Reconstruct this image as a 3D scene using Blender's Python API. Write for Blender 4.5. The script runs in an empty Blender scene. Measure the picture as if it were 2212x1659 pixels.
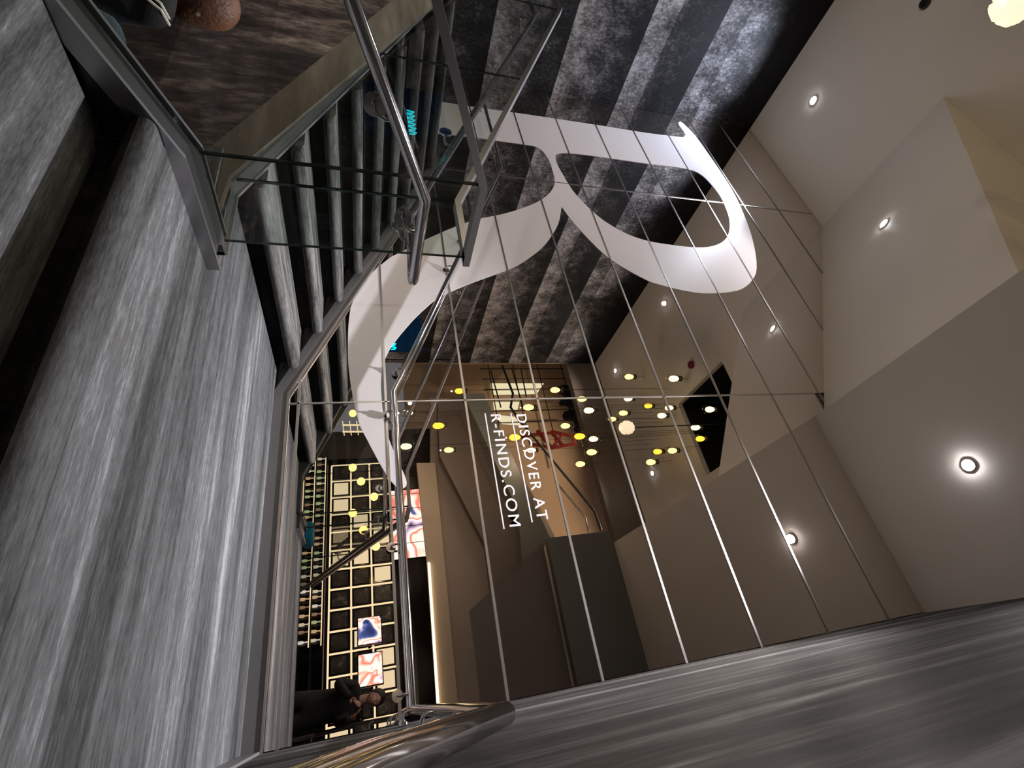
import bpy, bmesh, math, random
from mathutils import Vector, Matrix
random.seed(11)
SC = bpy.context.scene
COL = SC.collection
# distances in metres; the origin is the eye point, the landing floor is 0.55 below it
MY = 3.2            # mirror plane
FL = -0.55          # landing floor
LOW = -1.75         # lower floor
RISE, GO = 0.15, 0.325
XW = -6.98          # wood wall
HC, LC = 6.15, 4.14 # high ceiling, low soffit
def xr(y): return 0.058 + 0.03*(MY-y)      # right wall, slightly splayed

# ------------------------------------------------------------------ materials
def newmat(name):
    m = bpy.data.materials.new(name); m.use_nodes = True
    nt = m.node_tree; nt.nodes.clear()
    out = nt.nodes.new('ShaderNodeOutputMaterial')
    return m, nt, out
def princ(name, col, rough=.5, metal=0., emit=None, es=0., spec=.5, bump=0., bscale=40., var=0.):
    m, nt, out = newmat(name)
    b = nt.nodes.new('ShaderNodeBsdfPrincipled')
    b.inputs['Base Color'].default_value = (*col, 1); b.inputs['Roughness'].default_value = rough
    b.inputs['Metallic'].default_value = metal; b.inputs['Specular IOR Level'].default_value = spec
    if emit: b.inputs['Emission Color'].default_value = (*emit, 1); b.inputs['Emission Strength'].default_value = es
    tc = nt.nodes.new('ShaderNodeTexCoord')
    if var > 0:
        n = nt.nodes.new('ShaderNodeTexNoise'); n.inputs['Scale'].default_value = 3; n.inputs['Detail'].default_value = 5
        nt.links.new(tc.outputs['Object'], n.inputs['Vector'])
        r = nt.nodes.new('ShaderNodeValToRGB')
        r.color_ramp.elements[0].color = (*[c*(1-var) for c in col], 1); r.color_ramp.elements[1].color = (*[min(1, c*(1+var)) for c in col], 1)
        r.color_ramp.elements[0].position = .3; r.color_ramp.elements[1].position = .7
        nt.links.new(n.outputs['Fac'], r.inputs['Fac']); nt.links.new(r.outputs['Color'], b.inputs['Base Color'])
    if bump > 0:
        n = nt.nodes.new('ShaderNodeTexNoise'); n.inputs['Scale'].default_value = bscale
        nt.links.new(tc.outputs['Object'], n.inputs['Vector'])
        bp = nt.nodes.new('ShaderNodeBump'); bp.inputs['Strength'].default_value = bump; bp.inputs['Distance'].default_value = .01
        nt.links.new(n.outputs['Fac'], bp.inputs['Height']); nt.links.new(bp.outputs['Normal'], b.inputs['Normal'])
    nt.links.new(b.outputs[0], out.inputs[0])
    return m
def streak(name, sc, cols, rough=.7, fine=(60, 60, 60), block=None, blockamt=.5, spec=.3, contrast=(.32, .72), bump=.15, fineamt=.35, zgrad=None):
    """streaky printed laminate or carpet: stretched noise, finer noise on top and plank blocks of differing tone"""
    m, nt, out = newmat(name); L = nt.links.new; N = nt.nodes.new
    tc = N('ShaderNodeTexCoord')
    def noise(scale, detail=6, rg=.6):
        mp = N('ShaderNodeMapping'); mp.inputs['Scale'].default_value = scale
        L(tc.outputs['Object'], mp.inputs['Vector'])
        n = N('ShaderNodeTexNoise'); n.inputs['Scale'].default_value = 1; n.inputs['Detail'].default_value = detail; n.inputs['Roughness'].default_value = rg
        L(mp.outputs[0], n.inputs['Vector']); return n.outputs['Fac']
    def mth(op, a, b):
        k = N('ShaderNodeMath'); k.operation = op
        for i, v in enumerate((a, b)):
            if isinstance(v, (int, float)): k.inputs[i].default_value = v
            else: L(v, k.inputs[i])
        return k.outputs[0]
    a = noise(sc); b = noise(fine, 4, .7)
    f = mth('ADD', mth('MULTIPLY', a, 1-fineamt), mth('MULTIPLY', b, fineamt))
    if name == 'landing carpet':
        c2 = noise((1.6, 24, 24), 5, .65); f = mth('ADD', mth('MULTIPLY', f, .72), mth('MULTIPLY', c2, .28))
    if block:
        mp = N('ShaderNodeMapping'); mp.inputs['Scale'].default_value = block
        L(tc.outputs['Object'], mp.inputs['Vector'])
        sx = N('ShaderNodeSeparateXYZ'); L(mp.outputs[0], sx.inputs[0])
        # rows along the third axis, staggered cells along the second
        row = mth('FLOOR', sx.outputs[2], 0)
        off = mth('MULTIPLY', row, .37)
        cx = mth('FLOOR', mth('ADD', sx.outputs[1], off), 0)
        cxx = mth('FLOOR', mth('ADD', sx.outputs[0], off), 0)
        cb = N('ShaderNodeCombineXYZ'); L(cxx, cb.inputs[0]); L(cx, cb.inputs[1]); L(row, cb.inputs[2])
        wn = N('ShaderNodeTexWhiteNoise'); wn.noise_dimensions = '3D'; L(cb.outputs[0], wn.inputs['Vector'])
        rw = N('ShaderNodeTexWhiteNoise'); rw.noise_dimensions = '1D'; L(row, rw.inputs['W'])
        t = mth('ADD', mth('MULTIPLY', wn.outputs['Value'], .45), mth('MULTIPLY', rw.outputs['Value'], .55))
        f = mth('ADD', f, mth('MULTIPLY', mth('SUBTRACT', t, .5), blockamt))
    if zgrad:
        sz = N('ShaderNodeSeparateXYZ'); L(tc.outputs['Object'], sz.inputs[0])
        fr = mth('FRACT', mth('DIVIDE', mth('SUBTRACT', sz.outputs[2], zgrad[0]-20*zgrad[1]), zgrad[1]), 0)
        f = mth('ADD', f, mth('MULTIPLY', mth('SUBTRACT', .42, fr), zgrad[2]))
        f = mth('SUBTRACT', f, mth('MULTIPLY', mth('GREATER_THAN', sz.outputs[2], zgrad[0]+2*zgrad[1]), .30))  # downlight fall-off under the ceiling, put into the colour as a darker top row
    r = N('ShaderNodeValToRGB'); e = r.color_ramp.elements
    e[0].position = contrast[0]; e[0].color = (*cols[0], 1); e[1].position = contrast[1]; e[1].color = (*cols[-1], 1)
    for i, c in enumerate(cols[1:-1]):
        x = r.color_ramp.elements.new(contrast[0]+(contrast[1]-contrast[0])*(i+1)/(len(cols)-1)); x.color = (*c, 1)
    L(f, r.inputs['Fac'])
    p = N('ShaderNodeBsdfPrincipled'); p.inputs['Roughness'].default_value = rough; p.inputs['Specular IOR Level'].default_value = spec
    L(r.outputs['Color'], p.inputs['Base Color'])
    bp = N('ShaderNodeBump'); bp.inputs['Strength'].default_value = bump; bp.inputs['Distance'].default_value = .004
    L(b, bp.inputs['Height']); L(bp.outputs['Normal'], p.inputs['Normal'])
    L(p.outputs[0], out.inputs[0]); return m
def glassmat(name, tint, fres=1.35, rcol=(1, 1, 1)):
    m, nt, out = newmat(name); L = nt.links.new; N = nt.nodes.new
    t = N('ShaderNodeBsdfTransparent'); t.inputs[0].default_value = (*tint, 1)
    g = N('ShaderNodeBsdfGlossy'); g.inputs['Roughness'].default_value = 0.0; g.inputs[0].default_value = (*rcol, 1)
    f = N('ShaderNodeFresnel'); f.inputs['IOR'].default_value = fres
    ge = N('ShaderNodeNewGeometry'); k = N('ShaderNodeMath'); k.operation = 'SUBTRACT'; k.inputs[0].default_value = 1; L(ge.outputs['Backfacing'], k.inputs[1])
    k2 = N('ShaderNodeMath'); k2.operation = 'MULTIPLY'; L(f.outputs[0], k2.inputs[0]); L(k.outputs[0], k2.inputs[1])
    mx = N('ShaderNodeMixShader'); L(k2.outputs[0], mx.inputs[0]); L(t.outputs[0], mx.inputs[1]); L(g.outputs[0], mx.inputs[2])
    L(mx.outputs[0], out.inputs[0]); return m
def glossy(name, col, rough=0.):
    m, nt, out = newmat(name)
    g = nt.nodes.new('ShaderNodeBsdfGlossy'); g.inputs[0].default_value = (*col, 1); g.inputs['Roughness'].default_value = rough
    nt.links.new(g.outputs[0], out.inputs[0]); return m
def emis(name, col, s):
    m, nt, out = newmat(name)
    e = nt.nodes.new('ShaderNodeEmission'); e.inputs[0].default_value = (*col, 1); e.inputs[1].default_value = s
    nt.links.new(e.outputs[0], out.inputs[0]); return m
def artscreen(name, seed, cols, s=1.2, scale=2.2, dist=1.6):
    """backlit screen picture: swirling abstract shapes in flat colours"""
    m, nt, out = newmat(name); L = nt.links.new; N = nt.nodes.new
    tc = N('ShaderNodeTexCoord'); mp = N('ShaderNodeMapping'); mp.inputs['Location'].default_value = (seed, seed*.7, seed*.3)
    L(tc.outputs['Object'], mp.inputs['Vector'])
    n = N('ShaderNodeTexNoise'); n.inputs['Scale'].default_value = scale; n.inputs['Detail'].default_value = 1.2; n.inputs['Distortion'].default_value = dist
    L(mp.outputs[0], n.inputs['Vector'])
    r = N('ShaderNodeValToRGB'); r.color_ramp.interpolation = 'EASE'; els = r.color_ramp.elements
    k = len(cols)
    els[0].position = .3; els[0].color = (*cols[0], 1); els[1].position = .7; els[1].color = (*cols[-1], 1)
    for i in range(1, k-1):
        e = els.new(.3+.4*i/(k-1)); e.color = (*cols[i], 1)
    L(n.outputs['Fac'], r.inputs['Fac'])
    e = N('ShaderNodeEmission'); e.inputs[1].default_value = s; L(r.outputs['Color'], e.inputs[0])
    L(e.outputs[0], out.inputs[0]); return m

M = {}
gy = [(.006,.006,.007), (.042,.044,.046), (.108,.111,.117), (.30,.305,.325)]
M['carpet_x'] = streak('landing carpet', (.35, 4.2, 4.2), gy, .95, (22, 130, 130), None, 0, .15, (.335, .655), .4, .36)
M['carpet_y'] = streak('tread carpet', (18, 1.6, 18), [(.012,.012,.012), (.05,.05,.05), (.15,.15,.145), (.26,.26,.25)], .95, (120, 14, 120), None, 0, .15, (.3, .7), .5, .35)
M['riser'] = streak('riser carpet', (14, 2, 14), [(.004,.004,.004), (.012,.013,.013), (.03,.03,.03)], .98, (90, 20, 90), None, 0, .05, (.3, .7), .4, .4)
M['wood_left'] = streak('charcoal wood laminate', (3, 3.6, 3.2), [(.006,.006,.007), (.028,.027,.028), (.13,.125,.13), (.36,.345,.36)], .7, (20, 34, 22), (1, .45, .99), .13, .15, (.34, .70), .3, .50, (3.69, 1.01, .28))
M['wood_right'] = streak('smoky wood laminate', (9, 7, .6), [(.004,.004,.004), (.018,.017,.017), (.06,.058,.060), (.17,.168,.175)], .62, (60, 26, 3.), None, 0, .16, (.40, .62), .12, .28)
M['wood_under'] = streak('brown slate laminate', (7, 6, 2.0), [(.008,.006,.006), (.038,.028,.028), (.13,.105,.096), (.32,.28,.24)], .6, (20, 24, 9), (1.1, 1.1, 2.2), .26, .3, (.36, .70), .2, .45)
M['stringer_wood'] = streak('pale oak laminate', (.9, 4, 9), [(.05,.044,.035), (.11,.10,.08), (.20,.185,.15)], .5, (5, 12, 22), None, 0, .35, (.3, .7), .1, .3)
M['stringer_black'] = princ('black steel skirting', (.02, .02, .02), .4)
M['skirt'] = princ('grey painted skirting', (.15, .145, .15), .45, var=.06)
M['chrome'] = princ('polished steel', (.62, .60, .60), .09, 1.)
M['satin'] = princ('satin steel', (.42, .41, .42), .32, 1.)
M['trimlite'] = princ('pale aluminium trim', (.5, .48, .47), .35, 1.)
M['darkmetal'] = princ('dark bronze metal', (.05, .05, .05), .35, .8)
M['kerb'] = princ('dark kerb plate', (.045, .048, .047), .35, .5)
M['glass'] = glassmat('stair glass', (.905, .93, .915), 1.42)
M['glass_edge'] = princ('glass edge', (.012, .022, .018), .08, 0., spec=.8)
M['jar'] = glassmat('jar glass', (.97, .95, .9), 1.3)
M['mirror'] = glossy('bronze mirror', (.81, .745, .69), 0.)
M['decal'] = princ('white vinyl', (.86, .82, .84), .35, spec=.4)
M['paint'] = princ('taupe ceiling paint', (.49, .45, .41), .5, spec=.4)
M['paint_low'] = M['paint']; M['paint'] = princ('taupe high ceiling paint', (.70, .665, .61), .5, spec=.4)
M['paint2'] = princ('taupe wall paint', (.30, .24, .19), .6)
M['paint_dark'] = princ('dark taupe paint', (.105, .08, .062), .6)
M['paint_green'] = princ('grey green paint', (.105, .105, .088), .6)
M['beige'] = princ('beige paint', (.52, .42, .30), .55)
M['peach'] = princ('peach paint', (.55, .40, .28), .6)
M['black'] = princ('black void paint', (.004, .004, .006), .9)
M['blackgloss'] = princ('black glass', (.006, .006, .007), .08)
M['grout'] = princ('grey backing board', (.25, .24, .23), .6)
M['led'] = emis('downlight lens', (1., .97, 1.), 60)
M['ledbig'] = emis('bright downlight lens', (1., .97, 1.), 260)
M['bulb'] = emis('warm lamp core', (1., .74, .25), 2.0)
M['bulb_w'] = emis('pale lamp core', (1., .88, .5), 1.8)
M['bulb_o'] = emis('amber lamp core', (1., .5, .05), 1.6)
M['globe'] = emis('orange globe lamp', (1., .56, .16), 2.2)
M['strip'] = emis('warm shelf strip', (1., .80, .5), .75)
M['niche'] = emis('backlit cream panel', (1., .82, .54), .6)
M['window'] = emis('lit window pane', (1., .93, .62), .6)
M['cyan'] = emis('cyan sign light', (0., .85, 1.), 4.5)
M['bluepanel'] = emis('dim blue screen', (.01, .06, .16), .16)
M['print'] = streak('portrait print', (6, 6, 6), [(.01,.01,.01), (.05,.045,.04), (.4,.36,.3)], .3, (30, 30, 30), None, 0, .4, (.35, .75), .02)
M['print_o'] = princ('orange print', (.45, .16, .02), .4, var=.5)
M['red'] = princ('red painted steel', (.35, .03, .02), .4)
skinc = princ('skin', (.42, .24, .17), .55)
blackcloth = princ('black cloth', (.006, .006, .007), .85, bump=.3, bscale=60)
hair_b = princ('dark hair', (.012, .008, .006), .6, bump=.5, bscale=90)
hair_br = princ('brown hair', (.16, .055, .025), .55, bump=.6, bscale=70, var=.4)
denim = princ('blue denim', (.045, .085, .12), .85, bump=.4, bscale=120, var=.3)
mustard = princ('mustard cloth', (.42, .27, .06), .8, bump=.4, bscale=40, var=.35)
whitecloth = princ('white stripe', (.7, .68, .62), .7)

# ------------------------------------------------------------------ mesh helpers
def link(name, bm, mat, parent=None, smooth=False, mats=None):
    me = bpy.data.meshes.new(name)
    bmesh.ops.recalc_face_normals(bm, faces=bm.faces[:])
    bm.to_mesh(me); bm.free()
    for m in (mats or [mat]): me.materials.append(m)
    if smooth:
        for p in me.polygons: p.use_smooth = True
        try: me.set_sharp_from_angle(angle=math.radians(40))
        except Exception: pass
    o = bpy.data.objects.new(name, me); COL.objects.link(o)
    if parent: o.parent = parent; o.matrix_parent_inverse = Matrix.Identity(4); o.location = -Vector(parent.location) if parent.parent is None else o.location
    return o
# every mesh is written in scene coordinates; parts are shifted back by their thing's origin
def thing(name, label, cat, group=None, loc=(0, 0, 0)):
    o = bpy.data.objects.new(name, None); COL.objects.link(o); o.location = loc; o.empty_display_size = .05
    return tag(o, label, cat, group)
def tag(o, label, cat, group=None, kind=None):
    o['label'] = label; o['category'] = cat
    if group: o['group'] = group
    if kind: o['kind'] = kind
    return o
def struct(o):
    o['kind'] = 'structure'; return o
def sub(o, parent):
    """make o a sub-part of a part that already carries scene coordinates"""
    o.parent = parent; o.location = (0, 0, 0); return o
def box(bm, x0, x1, y0, y1, z0, z1, bev=0):
    g = bmesh.ops.create_cube(bm, size=1)
    for v in g['verts']:
        v.co = Vector((x0+(v.co.x+.5)*(x1-x0), y0+(v.co.y+.5)*(y1-y0), z0+(v.co.z+.5)*(z1-z0)))
    if bev:
        es = list({e for v in g['verts'] for e in v.link_edges})
        bmesh.ops.bevel(bm, geom=es, offset=bev, segments=2, affect='EDGES', profile=.6)
def prism(bm, pts, ext):
    ext = Vector(ext)
    a = [bm.verts.new(Vector(p)) for p in pts]; b = [bm.verts.new(Vector(p)+ext) for p in pts]
    bm.faces.new(a); bm.faces.new(b[::-1]); n = len(a)
    for i in range(n): bm.faces.new([a[i], b[i], b[(i+1) % n], a[(i+1) % n]])
def BM(fn, *a, **k):
    bm = bmesh.new(); fn(bm, *a, **k); return bm
def BOX(*a, **k): return BM(box, *a, **k)
def PR(pts, ext): return BM(prism, pts, ext)
def sweep(bm, pts, prof, up=(0, 0, 1), cap=True):
    """extrude a profile (side, up) along a polyline with mitred corners"""
    P = [Vector(p) for p in pts]; up = Vector(up)
    t = (P[1]-P[0]).normalized(); s = t.cross(up).normalized(); n = s.cross(t).normalized()
    ring = [P[0]+s*a+n*b for a, b in prof]; rings = [ring]
    for i in range(1, len(P)):
        t = (P[i]-P[i-1]).normalized()
        if i < len(P)-1: bn = (t+(P[i+1]-P[i]).normalized()).normalized()
        else: bn = t
        ring = [v+t*((P[i]-v).dot(bn)/t.dot(bn)) for v in ring]; rings.append(ring)
    V = [[bm.verts.new(v) for v in r] for r in rings]; k = len(prof)
    for i in range(len(V)-1):
        for j in range(k): bm.faces.new([V[i][j], V[i][(j+1) % k], V[i+1][(j+1) % k], V[i+1][j]])
    if cap: bm.faces.new(V[0][::-1]); bm.faces.new(V[-1])
def circ(r, n=20): return [(r*math.cos(2*math.pi*i/n), r*math.sin(2*math.pi*i/n)) for i in range(n)]
def rect(w, h): return [(-w/2, -h/2), (w/2, -h/2), (w/2, h/2), (-w/2, h/2)]
def arc(p0, p1, p2, n=6):
    """smooth corner from p0 to p2 with control p1"""
    p0, p1, p2 = map(Vector, (p0, p1, p2))
    return [tuple(p0*(1-t)**2+p1*2*t*(1-t)+p2*t*t) for t in [i/n for i in range(n+1)]]
def cyl(bm, c, axis, r, h, n=24, r2=None):
    q = Vector((0, 0, 1)).rotation_difference(Vector(axis).normalized()).to_matrix().to_4x4()
    bmesh.ops.create_cone(bm, cap_ends=True, segments=n, radius1=r, radius2=r if r2 is None else r2, depth=h, matrix=Matrix.Translation(Vector(c)) @ q)
def sph(bm, c, r, sc=(1, 1, 1), u=20, v=12):
    bmesh.ops.create_uvsphere(bm, u_segments=u, v_segments=v, radius=r, matrix=Matrix.Translation(Vector(c)) @ Matrix.Diagonal((*sc, 1)))
def lathe(bm, c, prof, n=20):
    """profile of (radius, z) turned about the vertical through c"""
    R_ = [[bm.verts.new((c[0]+r*math.cos(2*math.pi*i/n), c[1]+r*math.sin(2*math.pi*i/n), c[2]+z)) for i in range(n)] for r, z in prof]
    for a, b in zip(R_, R_[1:]):
        for i in range(n): bm.faces.new([a[i], a[(i+1) % n], b[(i+1) % n], b[i]])
    bm.faces.new(R_[0][::-1]); bm.faces.new(R_[-1])

# ------------------------------------------------------------------ shell
struct(link('floor', PR([(-2.2, 3.19, FL), (-2.2, 1.47, FL), (-1.72, 1.47, FL), (-1.72, 1.06, FL), (xr(1.06)-.004, 1.06, FL), (xr(3.19)-.004, 3.19, FL)], (0, 0, -.2)), M['carpet_x']))
struct(link('floor', BOX(-9.5, 2.2, -9.5, 3.3, LOW-.1, LOW), M['wood_under']))
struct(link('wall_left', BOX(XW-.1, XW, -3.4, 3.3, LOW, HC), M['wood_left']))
struct(link('wall_right', PR([(xr(3.3), 3.3, LOW), (xr(-1.35), -1.35, LOW), (xr(-1.35)+.1, -1.35, LOW), (xr(3.3)+.1, 3.3, LOW)], (0, 0, LC-LOW)), M['wood_right']))
struct(link('baseboard_right', PR([(xr(3.16), 3.16, FL), (xr(1.0), 1.0, FL), (xr(1.0)-.012, 1.0, FL), (xr(3.16)-.012, 3.16, FL)], (0, 0, .085)), M['skirt']))
struct(link('wall_front', BOX(XW, xr(3.2), 3.225, 3.33, LOW, HC), M['grout']))
# wall under the flight, the soffits and ceilings
struct(link('wall_under_stair', PR([(-2.0, 1.55, LOW), (-6.98, 1.55, LOW), (-6.98, 1.55, .618), (-4.95, 1.55, .596), (-2.0, 1.55, -.725)], (0, .05, 0)), M['wood_under']))
# high ceiling with the square dark well cut out of it (x -4.2..-2.68, y -.92..575)
hx0, hx1, hy0, hy1 = -4.21, -2.68, -.92, .575
bm = bmesh.new()
box(bm, XW, hx0, -3.4, 3.3, HC, HC+.1); box(bm, hx1, .3, -3.4, 3.3, HC, HC+.1)
box(bm, hx0, hx1, -3.4, hy0, HC, HC+.1); box(bm, hx0, hx1, hy1, 3.3, HC, HC+.1)
struct(link('ceiling', bm, M['paint']))
bm = bmesh.new()
box(bm, hx0-.02, hx0, hy0, hy1, HC+.1, HC+.9); box(bm, hx1, hx1+.02, hy0, hy1, HC+.1, HC+.9); box(bm, hx0, hx1, hy0-.02, hy0, HC+.1, HC+.9); box(bm, hx0, hx1, hy1, hy1+.02, HC+.1, HC+.9); box(bm, hx0, hx1, hy0, hy1, HC+.9, HC+.92)
struct(link('ceiling_well', bm, M['black']))
# sloping soffit with its gable end
struct(link('ceiling_slope', PR([(-4.61, 1.43, HC), (-4.61, 3.22, HC), (-1.76, 3.22, 4.31), (-1.70, 1.43, 4.31), ], (0, 0, .0001)) if False else
       PR([(-4.61, 1.43, HC-.002), (-1.73, 1.43, 4.30), (-1.73, 1.43, HC-.002)], (0, 1.77, 0)), M['paint']))
# low soffit box over the right-hand side
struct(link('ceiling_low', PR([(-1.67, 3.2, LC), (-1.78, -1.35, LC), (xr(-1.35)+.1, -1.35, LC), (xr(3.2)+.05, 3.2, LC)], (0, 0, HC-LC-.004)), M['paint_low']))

# ------------------------------------------------------------------ mirror wall: panels, trims, skirting
ZS = [.0625*MY+.1857*MY*k-.0 for k in range(-2, 12)]
XS = [-6.98, -4.88, -1.925, xr(3.2)]
rowname = {0: 'bottom', 1: 'second', 2: 'third', 3: 'fourth', 4: 'fifth', 5: 'sixth', 6: 'seventh', 7: 'eighth', 8: 'ninth', 9: 'tenth', 10: 'eleventh', 11: 'twelfth', 12: 'topmost'}
colname = ['beside the wood wall', 'in the middle column', 'beside the right-hand wall']
def topz(x):
    if x <= -4.61: return HC
    if x <= -1.73: return HC+(x+4.61)/(2.88)*(4.30-HC)
    return LC
def botz(x):
    # the panels start at the skirting trim
    if x >= -1.99: return FL+.083
    if x >= -4.85: return FL+.083+(-1.99-x)*.4615
    return .80+.083
def clip(poly, f):
    out = []
    for i in range(len(poly)):
        a, b = poly[i], poly[(i+1) % len(poly)]
        fa, fb = f(a), f(b)
        if fa >= 0: out.append(a)
        if (fa >= 0) != (fb >= 0):
            t = fa/(fa-fb); out.append((a[0]+(b[0]-a[0])*t, a[1]+(b[1]-a[1])*t))
    return out
g = .005
for c in range(3):
    first = True
    rows = []
    for r in range(len(ZS)-1):
        poly = [(XS[c]+g, ZS[r]+g), (XS[c+1]-g, ZS[r]+g), (XS[c+1]-g, ZS[r+1]-g), (XS[c]+g, ZS[r+1]-g)]
        # bottom: skirting line (concave up to the right) handled by max of half planes, top by ceiling profile
        lv = lambda p: p[1]-(FL+.083); lu = lambda p: p[1]-(FL+.083+(-1.99-p[0])*.4615); l2 = lambda p: p[1]-(.883)
        if c == 0: poly = clip(poly, l2) if True else poly
        poly = clip(poly, lv)
        if c == 1: poly = clip(poly, lu)
        poly = clip(poly, lambda p: HC-p[1])
        if c >= 1 : poly = clip(poly, lambda p: (HC+(p[0]+4.61)/2.88*(4.30-HC)) - p[1] if c == 1 else LC+.16-p[1])
        if len(poly) < 3: continue
        zz = [p[1] for p in poly]
        if max(zz)-min(zz) < .03: continue
        rows.append(poly)
    for i, poly in enumerate(rows):
        o = link('mirror_panel', PR([(x, MY, z) for x, z in poly], (0, .02, 0)), M['mirror'])
        nm = 'lowest' if i == 0 else ('topmost' if i == len(rows)-1 else '%s-lowest' % rowname[i])
        tag(o, 'bronze mirror panel on the lettered wall, %s one %s' % (nm, colname[c]), 'mirror', 'mirror panels of the lettered wall')
tn = 1
for z in ZS:
    # each horizontal joint runs until a ceiling cuts it
    if z < FL+.1: continue
    if z > HC-.05: continue
    xa = XW; xb = xr(3.2)
    if z > LC: xb = min(xb, -4.61+(HC-z)/(HC-4.30)*2.88)
    if z < .883: xa = max(-4.85, -1.99-(z-FL-.083)/.4615)
    if z < FL+.12: xa = -1.99
    struct(link('trim_%d' % tn, BOX(xa, xb, MY-.006, MY+.01, z-.0085, z+.0085), M['trimlite'])); tn += 1
for x, z0, z1 in ((XS[1], .90, topz(XS[1])), (XS[2], FL+.085, 4.31)):
    struct(link('trim_%d' % tn, BOX(x-.0055, x+.0055, MY-.006, MY+.01, z0, z1), M['trimlite'])); tn += 1
# skirting board with its metal line, level along the landing then climbing with the flight
sk = [(xr(3.18), FL), (-2.02, FL), (-4.86, .76), (XW, .80), (XW, .883), (-4.85, .883), (-1.99, FL+.083), (xr(3.18), FL+.083)]
struct(link('baseboard_front', PR([(x, MY-.03, z) for x, z in sk], (0, .05, 0)), M['skirt']))
struct(link('trim_%d' % tn, BM(sweep, [(xr(3.17), MY-.026, FL+.09), (-1.99, MY-.026, FL+.09), (-4.85, MY-.026, .89), (XW, MY-.026, .89)], rect(.018, .012)), M['trimlite'])); tn += 1
# dark ceiling edge line above the mirror
# ------------------------------------------------------------------ decals: the big letter and the address
OUT = [(-6.268, 0.899), (-6.262, 1.306), (-6.292, 2.049), (-6.322, 3.272), (-6.328, 4.012), (-6.374, 4.625), (-6.452, 4.697), (-6.584, 4.695), (-6.742, 4.686), (-6.822, 4.752), (-6.76, 4.801), (-6.472, 4.878), (-5.979, 4.912), (-5.473, 4.93), (-5.076, 4.914), (-4.509, 4.822), (-4.055, 4.693), (-3.665, 4.521), (-3.465, 4.354), (-3.32, 4.143), (-3.241, 3.883), (-3.207, 3.558), (-3.238, 3.295), (-3.301, 3.051), (-3.346, 2.932), (-3.486, 2.736), (-3.637, 2.575), (-3.816, 2.457), (-4.166, 2.293), (-4.435, 2.209), (-4.14, 2.1), (-3.903, 1.954), (-3.697, 1.79), (-3.489, 1.556), (-3.388, 1.409), (-3.259, 1.164), (-3.17, 0.993), (-3.055, 0.801), (-2.964, 0.669), (-2.852, 0.564), (-2.73, 0.461), (-2.593, 0.363), (-2.478, 0.287), (-2.367, 0.229), (-2.247, 0.19), (-2.119, 0.172), (-1.971, 0.17), (-1.825, 0.178), (-1.655, 0.201), (-1.512, 0.242), (-1.363, 0.294), (-1.295, 0.312), (-1.262, 0.307), (-1.247, 0.284), (-1.249, 0.257), (-1.267, 0.237), (-1.33, 0.194), (-1.396, 0.16), (-1.491, 0.117), (-1.621, 0.062), (-1.729, 0.017), (-1.846, -0.01), (-1.979, -0.032), (-2.125, -0.051), (-2.294, -0.064), (-2.443, -0.066), (-2.652, -0.061), (-2.848, -0.039), (-3.07, 0.028), (-3.241, 0.134), (-3.427, 0.283), (-3.494, 0.359), (-3.739, 0.665), (-3.94, 0.948), (-4.085, 1.194), (-4.193, 1.454), (-4.339, 1.729), (-4.501, 1.962), (-4.684, 2.132), (-4.87, 2.227), (-5.087, 2.253), (-5.299, 2.254), (-5.489, 2.211), (-5.567, 2.13), (-5.577, 2.005), (-5.575, 1.626), (-5.572, 1.333), (-5.543, 0.837)]
HOLE = [(-5.427, 2.369), (-5.487, 2.42), (-5.526, 2.556), (-5.545, 2.909), (-5.547, 3.729), (-5.561, 4.102), (-5.541, 4.414), (-5.442, 4.545), (-5.251, 4.61), (-4.992, 4.639), (-4.657, 4.589), (-4.432, 4.508), (-4.219, 4.376), (-4.067, 4.2), (-3.97, 3.969), (-3.942, 3.704), (-3.952, 3.438), (-3.982, 3.163), (-4.069, 2.924), (-4.251, 2.699), (-4.501, 2.537), (-4.76, 2.429), (-5.048, 2.376), (-5.262, 2.349)]
def smooth_loop(pts, n=3, sharp=()):
    P = [Vector((p[0], p[1])) for p in pts]; res = []
    k = len(P)
    for i in range(k):
        p0, p1, p2, p3 = P[(i-1) % k], P[i], P[(i+1) % k], P[(i+2) % k]
        if i in sharp: p0 = p1
        if (i+1) % k in sharp: p3 = p2
        for j in range(n):
            t = j/n
            res.append(.5*((2*p1)+(p2-p0)*t+(2*p0-5*p1+4*p2-p3)*t*t+(3*p1-p0-3*p2+p3)*t*t*t))
    return res
def curve_mesh(name, loops, y, thick, mat):
    cu = bpy.data.curves.new(name, 'CURVE'); cu.dimensions = '2D'; cu.fill_mode = 'BOTH'; cu.extrude = thick/2
    for lp in loops:
        s = cu.splines.new('POLY'); s.points.add(len(lp)-1); s.use_cyclic_u = True
        for i, p in enumerate(lp): s.points[i].co = (p[0], p[1], 0, 1)
    t = bpy.data.objects.new('tmp', cu); COL.objects.link(t)
    dg = bpy.context.evaluated_depsgraph_get(); me = bpy.data.meshes.new_from_object(t.evaluated_get(dg))
    bpy.data.objects.remove(t); bpy.data.curves.remove(cu)
    me.transform(Matrix.Translation((0, y, 0)) @ Matrix.Rotation(math.pi/2, 4, 'X'))
    me.name = name; me.materials.clear(); me.materials.append(mat)
    o = bpy.data.objects.new(name, me); COL.objects.link(o); return o
o = curve_mesh('wall_letter', [smooth_loop(OUT, 3, (0, 5, 6, 29, len(OUT)-1)), smooth_loop(HOLE, 3)], MY-.0025, .002, M['decal'])
tag(o, 'giant white capital letter R stuck on the mirror wall', 'letter')
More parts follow.
